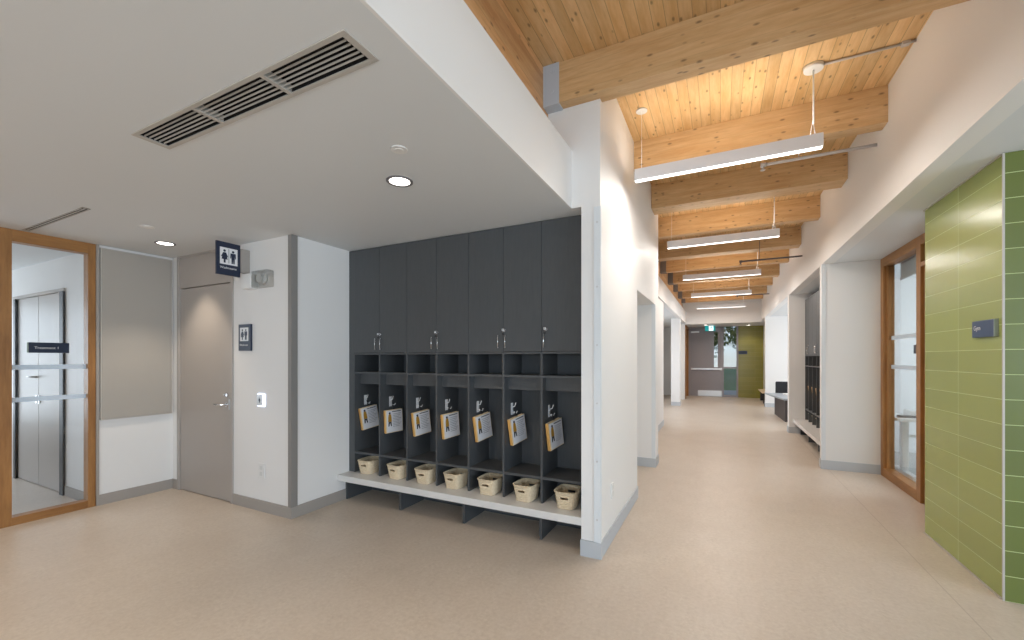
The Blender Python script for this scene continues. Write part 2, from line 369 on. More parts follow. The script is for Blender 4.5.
b = MB(); b.box(-10, 6, -6.1, -6, 0, 0.6); b.box(-10, 6, -6.1, -6, 2.7, 4.0); b.box(-10, -1.3, -6.1, -6, .6, 2.7); b.box(4.5, 6.0, -6.1, -6, .6, 2.7)
struct('wall_south', b, 'white', 'white wall with wide window behind the viewer', 'wall')
b = MB(); b.box(6, 6.1, -6, 4.94, 0, .45); b.box(6, 6.1, -6, 4.94, 2.55, CR+.08); b.box(6, 6.1, -6, -4.3, .45, 2.55); b.box(6, 6.1, 1.9, 4.94, .45, 2.55)
struct('wall_east_lobby', b, 'white', 'white lobby wall to the right of the viewer', 'wall')
b = MB(); b.box(-10.1, -10, -6, 2.1, 0, .5); b.box(-10.1, -10, -6, 2.1, 2.45, CL); b.box(-10.1, -10, -6, -1.4, .5, 2.45); b.box(-10.1, -10, 1.8, 2.1, .5, 2.45)
b.box(-10, -8.21, 1.957, 2.06, 0, 2.7); b.box(-6.62, -5.97, 1.957, 2.06, 0, 2.7); b.box(-8.21, -6.62, 1.957, 2.06, 2.34, 2.7)
struct('wall_glazed_room', b, 'white', 'white wall around the grey double doors behind the glass screen', 'wall')
# green tiled block: two faces with their own tile layout
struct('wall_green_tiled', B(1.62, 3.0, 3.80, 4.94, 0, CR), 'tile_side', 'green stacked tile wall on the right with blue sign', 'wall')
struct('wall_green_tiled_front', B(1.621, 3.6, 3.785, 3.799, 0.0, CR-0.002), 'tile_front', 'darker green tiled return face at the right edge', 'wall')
struct('wall_green_block_back', B(3.0, 6.0, 3.80, 4.94, 0, CR), 'white', 'wall continuing right of the green tiles', 'wall')
b = B(1.612, 1.622, 3.783, 3.792, 0, CR-.001)
struct('trim_tile_corner', b, 'ventmet', 'pale metal edge strip at the corner of the green tiled wall', 'trim')
b = B(1.609, 1.62, 3.80, 4.95, CR-.008, CR);  b.box(1.609, 1.62, 3.80, 4.95, 0, .008)
struct('trim_tile_edge', b, 'ventmet', 'thin pale edging around the lit green tiled face', 'trim')

# baseboards
b = B(-5.85, -5.837, 1.955, 2.645, 0, .11); b.box(-5.85, -5.74, 2.633, 2.645, 0, .11)
struct('baseboard_panel_wall', b, 'base_taupe', 'taupe baseboard under the grey acoustic panel', 'baseboard')
b = B(-4.63, -3.688, 2.633, 2.645, 0, .11); b.box(-3.70, -3.688, 2.645, 3.30, 0, .11)
struct('baseboard_washroom', b, 'base_taupe', 'taupe baseboard wrapping the corner beside the washroom door', 'baseboard')
b = B(-.985, -.818, 3.166, 3.18, 0, .125); b.box(-.83, -.818, 3.18, 4.78, 0, .125); b.box(-.83, -.818, 6.19, 6.53, 0, .125); b.box(-1.5, -.818, 6.178, 6.19, 0, .125)
struct('baseboard_corridor_left', b, 'base_grey', 'pale grey baseboard around the end of the locker wall', 'baseboard')
b = B(1.258, 1.935, 7.148, 7.16, 0, .125); b.box(1.258, 1.27, 7.16, 7.30, 0, .125); b.box(1.258, 1.56, 10.288, 10.3, 0, .125); b.box(1.258, 1.27, 10.3, 10.5, 0, .125)
b.box(1.258, 1.27, 15.4, 15.6, 0, .125); b.box(1.27, 3, 15.388, 15.4, 0, .125)
struct('baseboard_right', b, 'base_grey', 'pale grey baseboard under the white pier on the right', 'baseboard')
b = B(-1.445, -1.168, 14.488, 14.5, 0, .125); b.box(-1.18, -1.168, 14.5, 14.9, 0, .125); b.box(-1.18, -1.168, 6.53, 10.2, 0, .125)
struct('baseboard_far_left', b, 'base_grey', 'pale baseboard around the far left column', 'baseboard')
struct('baseboard_glazed_room', B(-6.6, -5.97, 1.945, 1.957, 0, .11), 'base_taupe', 'taupe baseboard inside the glazed room', 'baseboard')
# corner guards / trims
struct('trim_corner_guard', B(-3.735, -3.685, 2.633, 2.645, .11, CL).box(-3.70, -3.685, 2.645, 2.70, .11, CL), 'guard', 'grey metal corner guard on the corner between washroom door and lockers', 'trim')
b = B(-.878, -.824, 3.172, 3.18, .125, 2.72); b.box(-.83, -.824, 3.18, 3.205, .125, 2.72)
g1 = struct('trim_corner_guard_white', b, 'trimwhite', 'pale corner guard with screws on the end wall beside the lockers', 'trim')
for z in (.3, .75, 1.2, 1.65, 2.1, 2.6): MB().cyl((-.852, 3.169, z), (-.852, 3.172, z), .007, seg=10).build('screw', 'steel', g1)
b = B(-.876, -.824, 6.182, 6.19, .125, 2.31); b.box(-.83, -.824, 6.19, 6.22, .125, 2.31)
struct('trim_alcove_guard', b, 'trimwhite', 'pale corner guard at the far jamb of the left alcove', 'trim')
b = B(1.264, 1.31, 7.152, 7.16, .125, CR); b.box(1.264, 1.27, 7.16, 7.20, .125, CR)
struct('trim_pier_guard', b, 'trimwhite', 'pale corner guard on the white pier at right', 'trim')
struct('trim_wall_edge', B(-5.85, -5.835, 1.955, 1.978, 0, CL), 'base_taupe', 'narrow grey strip between oak screen and acoustic panel', 'trim')

# ------------------------------------------------------------------ left oak glazed screen
wn1 = thing('window_1', (-5.9, 1.6, 0), 'oak framed glass screen with two frosted bands at far left', 'window', kind='structure')
def L(o): # absolute -> local (translation only)
    return Matrix.Translation(-Vector(o.location))
def P_(bm, name, m, par, bevel=0):
    o = bm.build(name, m, par, bevel); o.matrix_parent_inverse = Matrix.Identity(4)
    o.data.transform(L(par)) if abs(par.rotation_euler.z) < 1e-6 else None
    return o
OX0, OX1 = -5.955, -5.845
P_(B(OX0, OX1, 1.895, 1.955, 0, CL), 'stile', 'oak', wn1, .003)
P_(B(OX0, OX1, 1.30, 1.378, 0, CL), 'mullion', 'oak', wn1, .003)
P_(B(OX0, OX1, 1.378, 1.895, 2.63, CL), 'head', 'oakh', wn1, .003)
P_(B(OX0, OX1, 1.378, 1.895, 0, .075), 'sill', 'oakh', wn1, .003)
P_(B(OX0+.02, OX0+.06, 1.36, 1.91, 0.07, 2.64), 'bead', 'oak', wn1) if False else None
P_(B(-5.905, -5.895, 1.378, 1.895, .075, 2.63), 'pane', 'glass', wn1)
P_(B(-5.894, -5.893, 1.378, 1.895, 1.44, 1.485), 'frosted_band', 'band', wn1)
P_(B(-5.894, -5.893, 1.378, 1.895, 1.135, 1.18), 'frosted_band', 'band', wn1)
# neighbouring door bay of the screen (mostly out of frame)
P_(B(OX0, OX1, -.35, -.29, 0, CL), 'stile', 'oak', wn1, .003)
P_(B(OX0, OX1, -.29, 1.30, 2.65, CL), 'head', 'oakh', wn1, .003)
P_(B(OX0, OX1, -.29, 1.30, 2.36, 2.42), 'transom', 'oakh', wn1, .003)
P_(B(OX0, OX1, 0.36, 0.44, 0, 2.36), 'mullion', 'oak', wn1, .003)
P_(B(OX0+.02, OX1-.03, .44, 1.30, 0.01, 2.36), 'wood_door_leaf', 'oak', wn1)
P_(B(-5.905, -5.895, -.29, .36, .0, 2.36), 'pane', 'glass', wn1)
P_(B(-5.905, -5.895, -.29, 1.30, 2.42, 2.65), 'pane', 'glass', wn1)
sg = thing('room_sign', (-5.885, 1.62, 1.65), 'long navy room sign strip on the left glass pane', 'sign')
P_(B(-5.893, -5.873, 1.488, 1.765, 1.60, 1.70), 'plate', 'navy', sg, .002)
P_(B(-5.893, -5.873, 1.478, 1.4875, 1.60, 1.70), 'edge_strip', 'signedge', sg)
text('Treatment 1', .033, 'signwhite', sg, frame_mt((.0125, -.095, -.012), (0, 1, 0), (0, 0, 1)))

# double doors inside the glazed room
d2 = thing('door_2', (-7.42, 1.957, 0), 'pair of grey flush doors seen behind the left glass screen', 'door', kind='structure')
for x0, x1 in ((-8.10, -7.425), (-7.415, -6.72)): P_(B(x0, x1, 1.962, 2.0, .01, 2.30), 'leaf', 'doorgrey', d2)
P_(B(-8.21, -8.10, 1.94, 2.03, 0, 2.34).box(-8.10, -6.62, 1.94, 2.03, 2.305, 2.34), 'frame', 'doorgrey', d2)
P_(B(-6.715, -6.62, 1.935, 2.03, 0, 2.305), 'jamb_seal', 'dark', d2)
P_(B(-8.16, -8.10, 1.935, 2.03, 0, 2.305), 'jamb_seal', 'dark', d2)
for k, x in enumerate((-7.46, -7.38)):
    P_(MB().cyl((x, 1.962, 1.32), (x, 1.90, 1.32), .012).cyl((x, 1.905, 1.32), (x-.11 if k == 0 else x-.10, 1.905, 1.32), .01), 'lever', 'steel', d2) if k == 0 else None
    P_(MB().box(x-.018, x+.018, 1.95, 1.962, 1.0, 1.10), 'lock_plate', 'steel', d2)

# acoustic panel
ap = thing('acoustic_panel', (-5.85, 2.305, .89), 'tall grey fabric acoustic panel on the left wall', 'panel')
P_(B(-5.85, -5.822, 1.995, 2.612, .905, 2.70), 'fabric_face', 'fabric', ap, .004)
P_(B(-5.85, -5.822, 1.985, 1.995, .895, 2.71).box(-5.85, -5.818, 2.612, 2.622, .895, 2.71).box(-5.85, -5.818, 1.995, 2.612, .895, .905).box(-5.85, -5.818, 1.995, 2.612, 2.70, 2.71), 'edge_frame', 'ventmet', ap)

# washroom door
d1 = thing('door_1', (-5.18, 2.645, 0), 'grey flush washroom door with lever handle and panel above', 'door', kind='structure')
P_(B(-5.735, -5.695, 2.63, 2.76, 0, CL).box(-4.675, -4.635, 2.63, 2.76, 0, CL).box(-5.695, -4.675, 2.63, 2.76, CL-.02, CL), 'frame', 'doorgrey', d1, .002)
P_(B(-5.69, -4.68, 2.650, 2.70, .008, 2.355), 'leaf', 'doorgrey', d1, .002)
P_(B(-5.695, -4.675, 2.645, 2.69, 2.365, CL-.02), 'transom_panel', 'doorgrey', d1, .002)
P_(B(-5.695, -4.675, 2.70, 2.72, 0, CL-.02), 'backing', 'dark', d1)
lv = P_(MB().cyl((-4.76, 2.65, 1.05), (-4.76, 2.585, 1.05), .011).cyl((-4.76, 2.59, 1.05), (-4.89, 2.59, 1.045), .0105), 'lever_handle', 'chrome', d1)
P_(MB().cyl((-4.76, 2.650, 1.05), (-4.76, 2.638, 1.05), .028).cyl((-4.76, 2.65, 1.15), (-4.76, 2.635, 1.15), .022).box(-4.768, -4.752, 2.615, 2.635, 1.14, 1.16), 'escutcheon', 'chrome', d1)
P_(B(-4.69, -4.672, 2.622, 2.632, 1.0, 1.11), 'strike_plate', 'steel', d1)

# ------------------------------------------------------------------ washroom signs
bs = thing('washroom_blade_sign', (-4.40, 2.645, 2.40), 'navy projecting washroom sign hung from the ceiling above the grey door', 'sign')
inv = Matrix.Translation(-bs.location)
mtb = frame_mt((-4.392, 2.335, 2.37), (0, 1, 0), (0, 0, 1)); Wb, Hb = .225, .325
o = MB().poly([(0, 0), (Wb, 0), (Wb, Hb), (0, Hb)], .022, mtb).build('plate', 'navy', bs, .002); o.data.transform(inv)
m2 = mtb @ Matrix.Translation((0, 0, .022))
o = MB().poly([(.03, .105), (Wb-.03, .105), (Wb-.03, Hb-.055), (.03, Hb-.055)], .002, m2).build('white_field', 'signwhite', bs); o.data.transform(inv)
m3 = m2 @ Matrix.Translation((0, 0, .0022)); m4 = m3 @ Matrix.Translation((0, .12, 0))
b = MB(); pictogram(b, m4, .13, True, .072); pictogram(b, m4, .13, False, .152)
b.poly([(.110, .0), (.1135, .0), (.1135, .14), (.110, .14)], .0015, m4)
o = b.build('pictogram', 'navy', bs); o.data.transform(inv)
text('Washrooms', .031, 'signwhite', bs, inv @ m3 @ Matrix.Translation((.03, .062, 0)))
o = MB().box(-4.41, -4.35, 2.56, 2.645, 2.42, 2.66).build('mounting_bracket', 'base_taupe', bs, .003); o.data.transform(inv)

ws = thing('washroom_wall_sign', (-4.41, 2.645, 1.62), 'small navy washroom sign on the white wall beside the grey door', 'sign')
P_(B(-4.515, -4.31, 2.625, 2.645, 1.625, 1.90), 'plate', 'navy', ws, .002)
P_(B(-4.485, -4.345, 2.623, 2.625, 1.725, 1.865), 'white_field', 'signwhite', ws)
b = MB(); m4 = frame_mt((0, 0, 0), (1, 0, 0), (0, 0, 1)); m4 = Matrix.Translation((-4.485, 2.6228, 1.738)) @ m4
pictogram(b, m4, .11, True, .042); pictogram(b, m4, .11, False, .100)
o = b.build('pictogram', 'navy', ws); o.data.transform(L(ws))
text('Washroom', .030, 'signwhite', ws, L(ws) @ Matrix.Translation((-4.49, 2.6235, 1.675)) @ frame_mt((0, 0, 0), (1, 0, 0), (0, 0, 1)))

gs = thing('gym_sign', (1.60, 4.03, 1.75), 'small blue sign on the green tiled wall', 'sign')
P_(B(1.598, 1.62, 3.85, 4.112, 1.692, 1.807), 'plate', 'navyblue', gs, .002)
P_(B(1.598, 1.62, 3.842, 3.8495, 1.692, 1.807), 'edge_strip', 'signedge', gs)
text('Gym', .045, 'signwhite', gs, L(gs) @ Matrix.Translation((1.5975, 4.09, 1.742)) @ frame_mt((0, 0, 0), (0, -1, 0), (0, 0, 1)))

# door opener button, switch plates, emergency light
dp = thing('door_opener_button', (-4.15, 2.645, 1.12), 'backlit steel door opener push plate beside the washroom door', 'push plate')
P_(B(-4.212, -4.098, 2.633, 2.645, 1.06, 1.19), 'lit_ring', 'led', dp, .006)
P_(B(-4.205, -4.118, 2.622, 2.633, 1.07, 1.18), 'push_plate', 'steel', dp, .004)
b = MB(); pictogram(b, Matrix.Translation((-4.16, 2.6215, 1.10)) @ frame_mt((0, 0, 0), (1, 0, 0), (0, 0, 1)), .05, False, 0.0)
o = b.build('pictogram', 'navy', dp); o.data.transform(L(dp))
def plate(loc, face, label, cat='outlet'):
    t = thing('outlet_cover', loc, label, cat); x, y, z = loc
    if face == 'y':
        P_(B(x-.055, x+.055, y-.008, y, z-.075, z+.075), 'cover', 'plastic', t, .003)
        for dz in (-.03, .03): P_(B(x-.022, x+.022, y-.011, y-.008, z+dz-.02, z+dz+.02), 'socket', 'pale', t, .002)
    else:
        P_(B(x, x+.008, y-.04, y+.04, z-.065, z+.065), 'cover', 'plastic', t, .003)
        for dz in (-.028, .028): P_(B(x+.008, x+.011, y-.02, y+.02, z+dz-.02, z+dz+.02), 'socket', 'pale', t, .002)
plate((-4.155, 2.645, .41), 'y', 'white outlet cover low on the wall below the door opener plate')
plate((-.83, 3.57, .42), 'x', 'white outlet cover low on the corridor face of the locker wall')
em = thing('emergency_light', (-4.2, 2.645, 2.33), 'white strobe unit with clear box cover beside the hanging washroom sign', 'emergency light')
P_(B(-4.345, -4.205, 2.555, 2.645, 2.25, 2.40), 'housing', 'plastic', em, .006)
P_(B(-4.204, -3.96, 2.565, 2.645, 2.255, 2.42), 'clear_cover', 'clear', em, .01)
P_(MB().cyl((-4.11, 2.645, 2.345), (-4.11, 2.61, 2.345), .05).cyl((-4.11, 2.61, 2.345), (-4.11, 2.585, 2.345), .03, .045), 'strobe', 'pale', em)

# ------------------------------------------------------------------ ceiling fittings on the left
vt = thing('ceiling_vent', ((VX0+VX1)/2, (VY0+VY1)/2, CL), 'long louvred air vent in three sections set in the white ceiling', 'vent')
b = MB(); fz0, fz1 = CL-.006, CL
b.box(VX0, VX1, VY0, VY0+.022, fz0, fz1).box(VX0, VX1, VY1-.022, VY1, fz0, fz1).box(VX0, VX0+.032, VY0+.022, VY1-.022, fz0, fz1).box(VX1-.032, VX1, VY0+.022, VY1-.022, fz0, fz1)
P_(b, 'frame', 'ventmet', vt, .0015)
hx0, hx1, hy0, hy1 = VX0+.03, VX1-.03, VY0+.02, VY1-.02
P_(B(hx0, hx1, hy0, hy1, CL+.10, CL+.12).box(hx0+.0005, hx1-.0005, hy0+.0005, hy0+.0025, CL+.001, CL+.10).box(hx0+.0005, hx1-.0005, hy1-.0025, hy1-.0005, CL+.001, CL+.10).box(hx0+.0005, hx0+.0025, hy0, hy1, CL+.001, CL+.10).box(hx1-.0025, hx1-.0005, hy0, hy1, CL+.001, CL+.10), 'duct', 'duct', vt)
sec = [VX0+.032, VX0+.555, VX0+1.075, VX1-.032]
for k in (1, 2): P_(B(sec[k]-.011, sec[k]+.011, VY0+.022, VY1-.022, CL-.006, CL+.03), 'divider', 'ventmet', vt)
for a, c in zip(sec, sec[1:]):
    for i in range(5):
        y = VY0+.022 + (VY1-VY0-.044)*(i+1)/6
        P_(MB().box(a+.008, c-.008, -.0018, .0018, -.0035, .0035, Matrix.Translation((0, y, CL+.001)) @ Matrix.Rotation(radians(20), 4, 'X')), 'blade', 'ventmet', vt)
sl = thing('slot_diffuser', ((SX0+SX1)/2, (SY0+SY1)/2, CL), 'slim two slot linear air diffuser in the ceiling by the oak screen', 'vent')
P_(B(SX0, SX1, SY0, SY0+.009, CL-.004, CL).box(SX0, SX1, SY1-.009, SY1, CL-.004, CL).box(SX0, SX1, (SY0+SY1)/2-.005, (SY0+SY1)/2+.005, CL-.004, CL+.0004).box(SX0, SX0+.02, SY0, SY1, CL-.004, CL).box(SX1-.02, SX1, SY0, SY1, CL-.004, CL), 'frame', 'ventmet', sl)
P_(B(SX0+.021, SX1-.021, SY0+.007, SY1-.007, CL+.0006, CL+.03), 'duct', 'duct', sl)  # solid black infill, stands in for the shade inside the two slots
def downlight(x, y, label, power, size=1.5, z=None):
    z = CL if z is None else z
    t = thing('recessed_downlight', (x, y, z), label, 'downlight', 'recessed downlights in the low ceiling')
    o = MB().ring((0, 0), .068, .088, -.006, 0).build('trim_ring', 'bronze', t)
    o = MB().cyl((0, 0, -.003), (0, 0, 0), .069, seg=32).build('lens', 'lampdisc', t)
    l = bpy.data.lights.new('downlight_beam', 'SPOT'); l.energy = power; l.color = (1, .86, .70); l.spot_size = size; l.spot_blend = .6; l.shadow_soft_size = .06
    lo = bpy.data.objects.new('downlight_beam', l); C.objects.link(lo); lo.location = (x, y, z-.015)
downlight(-1.93, 2.17, 'bright round downlight in the ceiling in front of the charcoal lockers', 40, 1.9)
downlight(-1.93, -.55, 'downlight in the low ceiling behind the viewer, near the bulkhead', 110, 1.9)
downlight(-4.6, -.55, 'downlight in the low ceiling behind the viewer, near the oak screen', 110, 1.9)
downlight(-3.3, -3.2, 'downlight in the low ceiling near the south window', 110, 1.9)
downlight(-5.15, 2.26, 'small bright round downlight in front of the grey washroom door', 50, 1.5)
downlight(.95, 18.15, 'tiny downlight in the low ceiling in front of the olive tiles at the exit', 18, 2.0, 2.80)
downlight(-.5, 17.4, 'tiny downlight in the low ceiling in front of the exit door', 18, 2.0, 2.80)
def disc(x, y, z, r, label, m='plastic'):
    t = thing('smoke_detector', (x, y, z), label, 'smoke detector')
    MB().cyl((0, 0, 0), (0, 0, -.005), r, r*.96, seg=28).build('base', m, t)
    MB().cyl((0, 0, -.005), (0, 0, -.007), r*.55, r*.5, seg=24).build('sensor', m, t)
disc(-1.64, 1.84, CL, .048, 'white round detector cap in the ceiling near the locker downlight')
disc(-4.65, 1.90, CL, .055, 'white round detector cap in the ceiling near the washroom door')

# ------------------------------------------------------------------ lockers
LW, LX0, FY, BY = 0.3725, -3.62, 3.34, 3.72
def make_locker(label, hinge, lock):
    """local x across (0..LW), y depth (0 front), z absolute"""
    t = thing('locker', (0, 0, 0), label, 'locker', 'charcoal lockers above the white bench')
    th = .009; D = BY-FY
    b = MB(); b.box(0, th, .019, D, 1.60, CL-.004).box(LW-th, LW, .019, D, 1.60, CL-.004)
    b.box(0, th, 0, D, .292, 1.60).box(LW-th, LW, 0, D, .292, 1.60)
    b.box(th, LW-th, D-.008, D, .292, CL-.004)
    b.build('carcass', 'locker', t)
    MB().box(th, LW-th, 0, D-.008, 1.586, 1.604).build('fixed_shelf', 'locker', t)
    MB().box(th, LW-th, 0.0, D-.008, 1.378, 1.398).build('shelf', 'locker', t)
    MB().box(th, LW-th, .085, .103, 1.262, 1.378).build('apron', 'locker', t)
    MB().box(th, LW-th, 0, D-.008, .500, .522).build('shelf', 'locker', t)
    MB().box(th, LW-th, .02, D-.008, CL-.024, CL-.004).build('top_panel', 'locker', t)
    d = MB().box(.0015, LW-.0015, 0, .018, 1.608, CL-.006).build('door', 'locker', t, .0015)
    hx = .028 if hinge == 'R' else LW-.045
    MB().tube([(hx, 0, 1.645), (hx, -.026, 1.645), (hx, -.026, 1.752), (hx, 0, 1.752)], .0042, 8).build('handle', 'chrome', d)
    if lock:
        lx = .028 + (.018 if lock == 2 else -.012)
        k = MB().cyl((lx, 0, 1.80), (lx, -.012, 1.80), .013, seg=16).build('lock', 'chrome', d)
    # hook rail on left panel: triple coat hook
    h = MB(); hy = .155
    h.box(th, th+.004, hy-.02, hy+.02, 1.02, 1.13)
    h.tube([(th+.004, hy, 1.09), (th+.03, hy, 1.10), (th+.045, hy-.006, 1.135)], .004, 8)
    h.tube([(th+.004, hy, 1.045), (th+.035, hy-.028, 1.035), (th+.04, hy-.034, 1.055)], .004, 8)
    h.tube([(th+.004, hy, 1.045), (th+.035, hy+.028, 1.035), (th+.04, hy+.034, 1.055)], .004, 8)
    h.build('coat_hook', 'fixture', t)
    return t
ORD = ['leftmost', 'second from left', 'third from left', 'middle', 'third from right', 'second from right', 'rightmost']
hinges = [('L', 0), ('R', 1), ('L', 0), ('R', 1), ('L', 0), ('R', 1), ('R', 2)]
protos = {}
near_lockers = []
for i, hk in enumerate(hinges):
    lab = '%s of the seven charcoal lockers by the corridor, %s' % (ORD[i], 'with keyed lock' if hk[1] else 'with plain handle')
    if hk in protos: o = copy_tree(protos[hk]); o['label'] = lab
    else: o = make_locker(lab, *hk); protos[hk] = o
    o.location = (LX0+i*LW, FY, 0); near_lockers.append(o)
def keys(label):
    t = thing('key_set', (0, 0, 0), label, 'keys', 'keys left in the locker locks')
    MB().cyl((0, -.0125, 0), (0, -.030, 0), .003, seg=8).box(-.012, .012, -.04, -.028, -.008, .012).build('key', 'chrome', t)
    MB().ring((0, 0), .011, .0135, -.001, .001, 16).build('key_ring', 'chrome', t, mt=Matrix.Translation((0.004, -.036, -.012)) @ Matrix.Rotation(pi/2, 4, 'Y'))
    MB().box(-.009, .009, -.041, -.033, -.047, -.022).build('key_tag', 'dark', t, .003)
    return t
kp = None
for i, dx in ((1, .016), (3, .016), (5, .016), (6, .046)):
    lab = 'key with dark tag in the lock of the %s locker' % ORD[i]
    if kp is None: o = kp = keys(lab)
    else: o = copy_tree(kp); o['label'] = lab
    o.location = (LX0+i*LW+dx, FY, 1.80)
# filler strip
tag(B(LX0+7*LW, -.981, FY+.003, BY, .292, CL-.004).build('locker_filler', 'locker'), 'narrow charcoal filler strip between the rightmost locker and the end wall', 'filler strip')
tag(B(-3.699, LX0-.0005, FY+.003, BY, .292, CL-.004).build('locker_filler', 'locker'), 'narrow charcoal filler strip between the leftmost locker and the side wall', 'filler strip')
# bench
bn = thing('bench', (-2.34, 3.45, 0), 'long white topped bench under the lockers by the corridor', 'bench')
P_(B(-3.699, -.981, 3.18, BY+.05, .228, .291), 'bench_top', 'benchtop', bn, .003)
for x in (-3.695, -2.93, -2.165, -1.385): P_(B(x, x+.024, 3.29, 3.66, 0, .227), 'support', 'locker', bn)
P_(B(-3.67, -.981, 3.66, 3.68, 0, .227), 'kick_panel', 'locker', bn)

# baskets
def make_basket(label):
    t = thing('basket', (0, 0, 0), label, 'basket', 'woven baskets on the white bench')
    bm = bmesh.new(); NS, NR = 64, 14; H = .142
    def prof(k, z, off):
        u = z/H; hw = .072+.022*u; hd = .095+.022*u; r = .045
        a = 2*pi*k/NS; ca, sa = cos(a), sin(a); p = 5.0
        q = (abs(ca/hw)**p+abs(sa/hd)**p)**(-1/p)
        return ca*(q+off), sa*(q+off)
    rings = []
    for j in range(NR+1):
        z = H*j/NR
        rings.append([bm.verts.new((*prof(k, z, (.0022 if (k//2+j) % 2 else -.0018)), z)) for k in range(NS)])
    for j in range(NR):
        for k in range(NS):
            a = (k+.5)/NS*360
            if j in (8, 9) and abs(a-270) < 17: continue      # hand hole in the front
            if j in (8, 9) and abs(a-90) < 17: continue
            bm.faces.new((rings[j][k], rings[j][(k+1) % NS], rings[j+1][(k+1) % NS], rings[j+1][k]))
    bm.faces.new(rings[0][::-1])
    b = MB(); b.bm.free(); b.bm = bm
    o = b.build('body', M['basket'], t); s_ = o.modifiers.new('s', 'SOLIDIFY'); s_.thickness = .004; s_.offset = -1
    b = MB(); pts = [(*prof(k, H, .002), H) for k in range(0, NS, 2)]; pts.append(pts[0]); b.tube(pts, .0055, 8); b.build('rim', M['basket'], t)
    return t
m = mat('woven_cream', sr(216, 192, 156), 0.75); n = N(m)
tc = n.n('ShaderNodeTexCoord'); ck = n.n('ShaderNodeTexNoise'); ck.inputs['Scale'].default_value = 60; n.l(tc.outputs['Object'], ck.inputs['Vector'])
n.l(n.mix(ck.outputs['Fac'], sr(198, 174, 138), sr(236, 220, 192)), n.b.inputs['Base Color']); M['basket'] = m
M['fluted'] = mat('dark_fluted_laminate', sr(66, 60, 60), 0.5); _n = N(M['fluted']); _w = _n.n('ShaderNodeTexWave'); _w.inputs['Scale'].default_value = 6; _n.l(_n.coords(), _w.inputs['Vector']); _n.bump(_w.outputs['Fac'], .5, .01)
bk = None
NBX = [.17, .225, .215, .20, .215, .22, .235]; NBY = [.045, .04, .04, .04, .03, .02, .01]; NBR = [.10, -.06, .05, -.03, .04, -.05, .03]
def stuff_in(o, lab):
    c = MB(); c.box(-.05, .03, -.02, .03, .10, .168).build('x', 'dark')
for i in range(7):
    lab = 'cream woven basket on the bench under the %s locker' % ORD[i]
    if bk is None: o = bk = make_basket(lab)
    else: o = copy_tree(bk); o['label'] = lab
    o.location = (LX0+i*LW+NBX[i]-.01, FY+NBY[i]+.035, .2935); o.rotation_euler = (0, 0, NBR[i])

# hanging books
def make_book(label):
    """local: u = width along +y, up = z, face towards +x; top edge near z=0"""
    t = thing('hanging_book', (0, 0, 0), label, 'book', 'picture books hung on the locker hooks')
    W_, H_ = .215, .245; T = .030
    MB().box(-T+.004, -.002, .006, W_-.003, -H_+.004, -.004).build('page_block', 'cream', t)
    MB().box(-T, 0, 0, .006, -H_, 0).build('spine', 'pagewood', t, .002)
    MB().box(-.003, 0, .006, W_, -H_, 0).box(-T, -T+.003, .006, W_, -H_, 0).build('cover_boards', 'cream', t)
    MB().box(0, .0012, .018, W_-.004, -H_+.006, -.006).build('cover_sheet', 'page', t)
    mt = Matrix.Translation((.0012, 0, 0)) @ frame_mt((0, 0, 0), (0, 1, 0), (0, 0, 1))
    b = MB(); cx = .055
    b.poly([(cx-.014, -.045), (cx+.014, -.045), (cx+.020, -.08), (cx+.022, -.125), (cx-.022, -.125), (cx-.020, -.08)], .0012, mt); b.build('coat_print', 'coat', t)
    MB().poly(circle(cx, -.034, .012), .0012, mt).build('head_print', 'ink', t)
    MB().poly([(cx-.018, -.126), (cx+.018, -.126), (cx+.022, -.175), (cx+.010, -.175), (cx, -.135), (cx-.010, -.175), (cx-.022, -.175)], .0012, mt).build('legs_print', 'ink', t)
    b = MB(); b.box(.0012, .002, .085, W_-.02, -.024, -.016)
    b.build('title_print', 'ink', t)
    b = MB()
    for k in range(9): b.box(.0012, .0018, .092, W_-.02-.012*(k % 3), -.048-.017*k, -.044-.017*k)
    b.build('text_lines', 'print', t)
    # tether loop up to hook
    MB().tube([(-.015, .117, -.003), (-.040, .121, .068), (-.015, .133, -.003)], .0022, 6).build('hanging_loop', 'dark', t)
    return t
bp = None
BT = [(.16, 0.0), (.04, .0), (.12, -.005), (.09, .0), (.17, .0), (.19, .0), (.17, -.01)]
for i in range(7):
    lab = 'picture book with mustard coated figure hung in the %s locker' % ORD[i]
    if bp is None: o = bp = make_book(lab)
    else: o = copy_tree(bp); o['label'] = lab
    a, dz = BT[i]
    yw = -radians(14)
    o.location = (LX0+i*LW+.045, FY+.035, .985+dz)
    o.rotation_mode = 'XYZ'; o.rotation_euler = (a, 0, yw)

# ------------------------------------------------------------------ right alcove lockers (facing -x)
protoR = {}
NR_ = 6
for i in range(NR_):
    hk = hinges[i % 6]
    # the alcove lockers run from the column (y=10.3) towards the viewer
    names = ['farthest', 'second farthest', 'third farthest', 'fourth farthest', 'fifth farthest', 'nearest']
    lab = '%s of the charcoal lockers in the right hand corridor alcove' % names[i]
    o = copy_tree(protos[hk]); o['label'] = lab; o['group'] = 'charcoal lockers in the right alcove'
    o.location = (1.545, 10.29-i*LW, 0); o.rotation_euler = (0, 0, -pi/2)
    o2 = copy_tree(bk); o2['label'] = 'cream basket under the %s alcove locker on the right' % names[i]; o2['group'] = 'baskets in the right alcove'
    o2.location = (1.545+.15, 10.29-i*LW-LW*.52, .2935); o2.rotation_euler = (0, 0, -pi/2)
    o3 = copy_tree(bp); o3['label'] = 'picture book hung in the %s alcove locker on the right' % names[i]; o3['group'] = 'picture books in the right alcove'
    o3.location = (1.545+.035, 10.29-i*LW-.052, .985); o3.rotation_euler = (.12, 0, -pi/2-radians(14))
br = thing('bench', (1.6, 9.0, 0), 'long white bench under the lockers in the right alcove', 'bench')
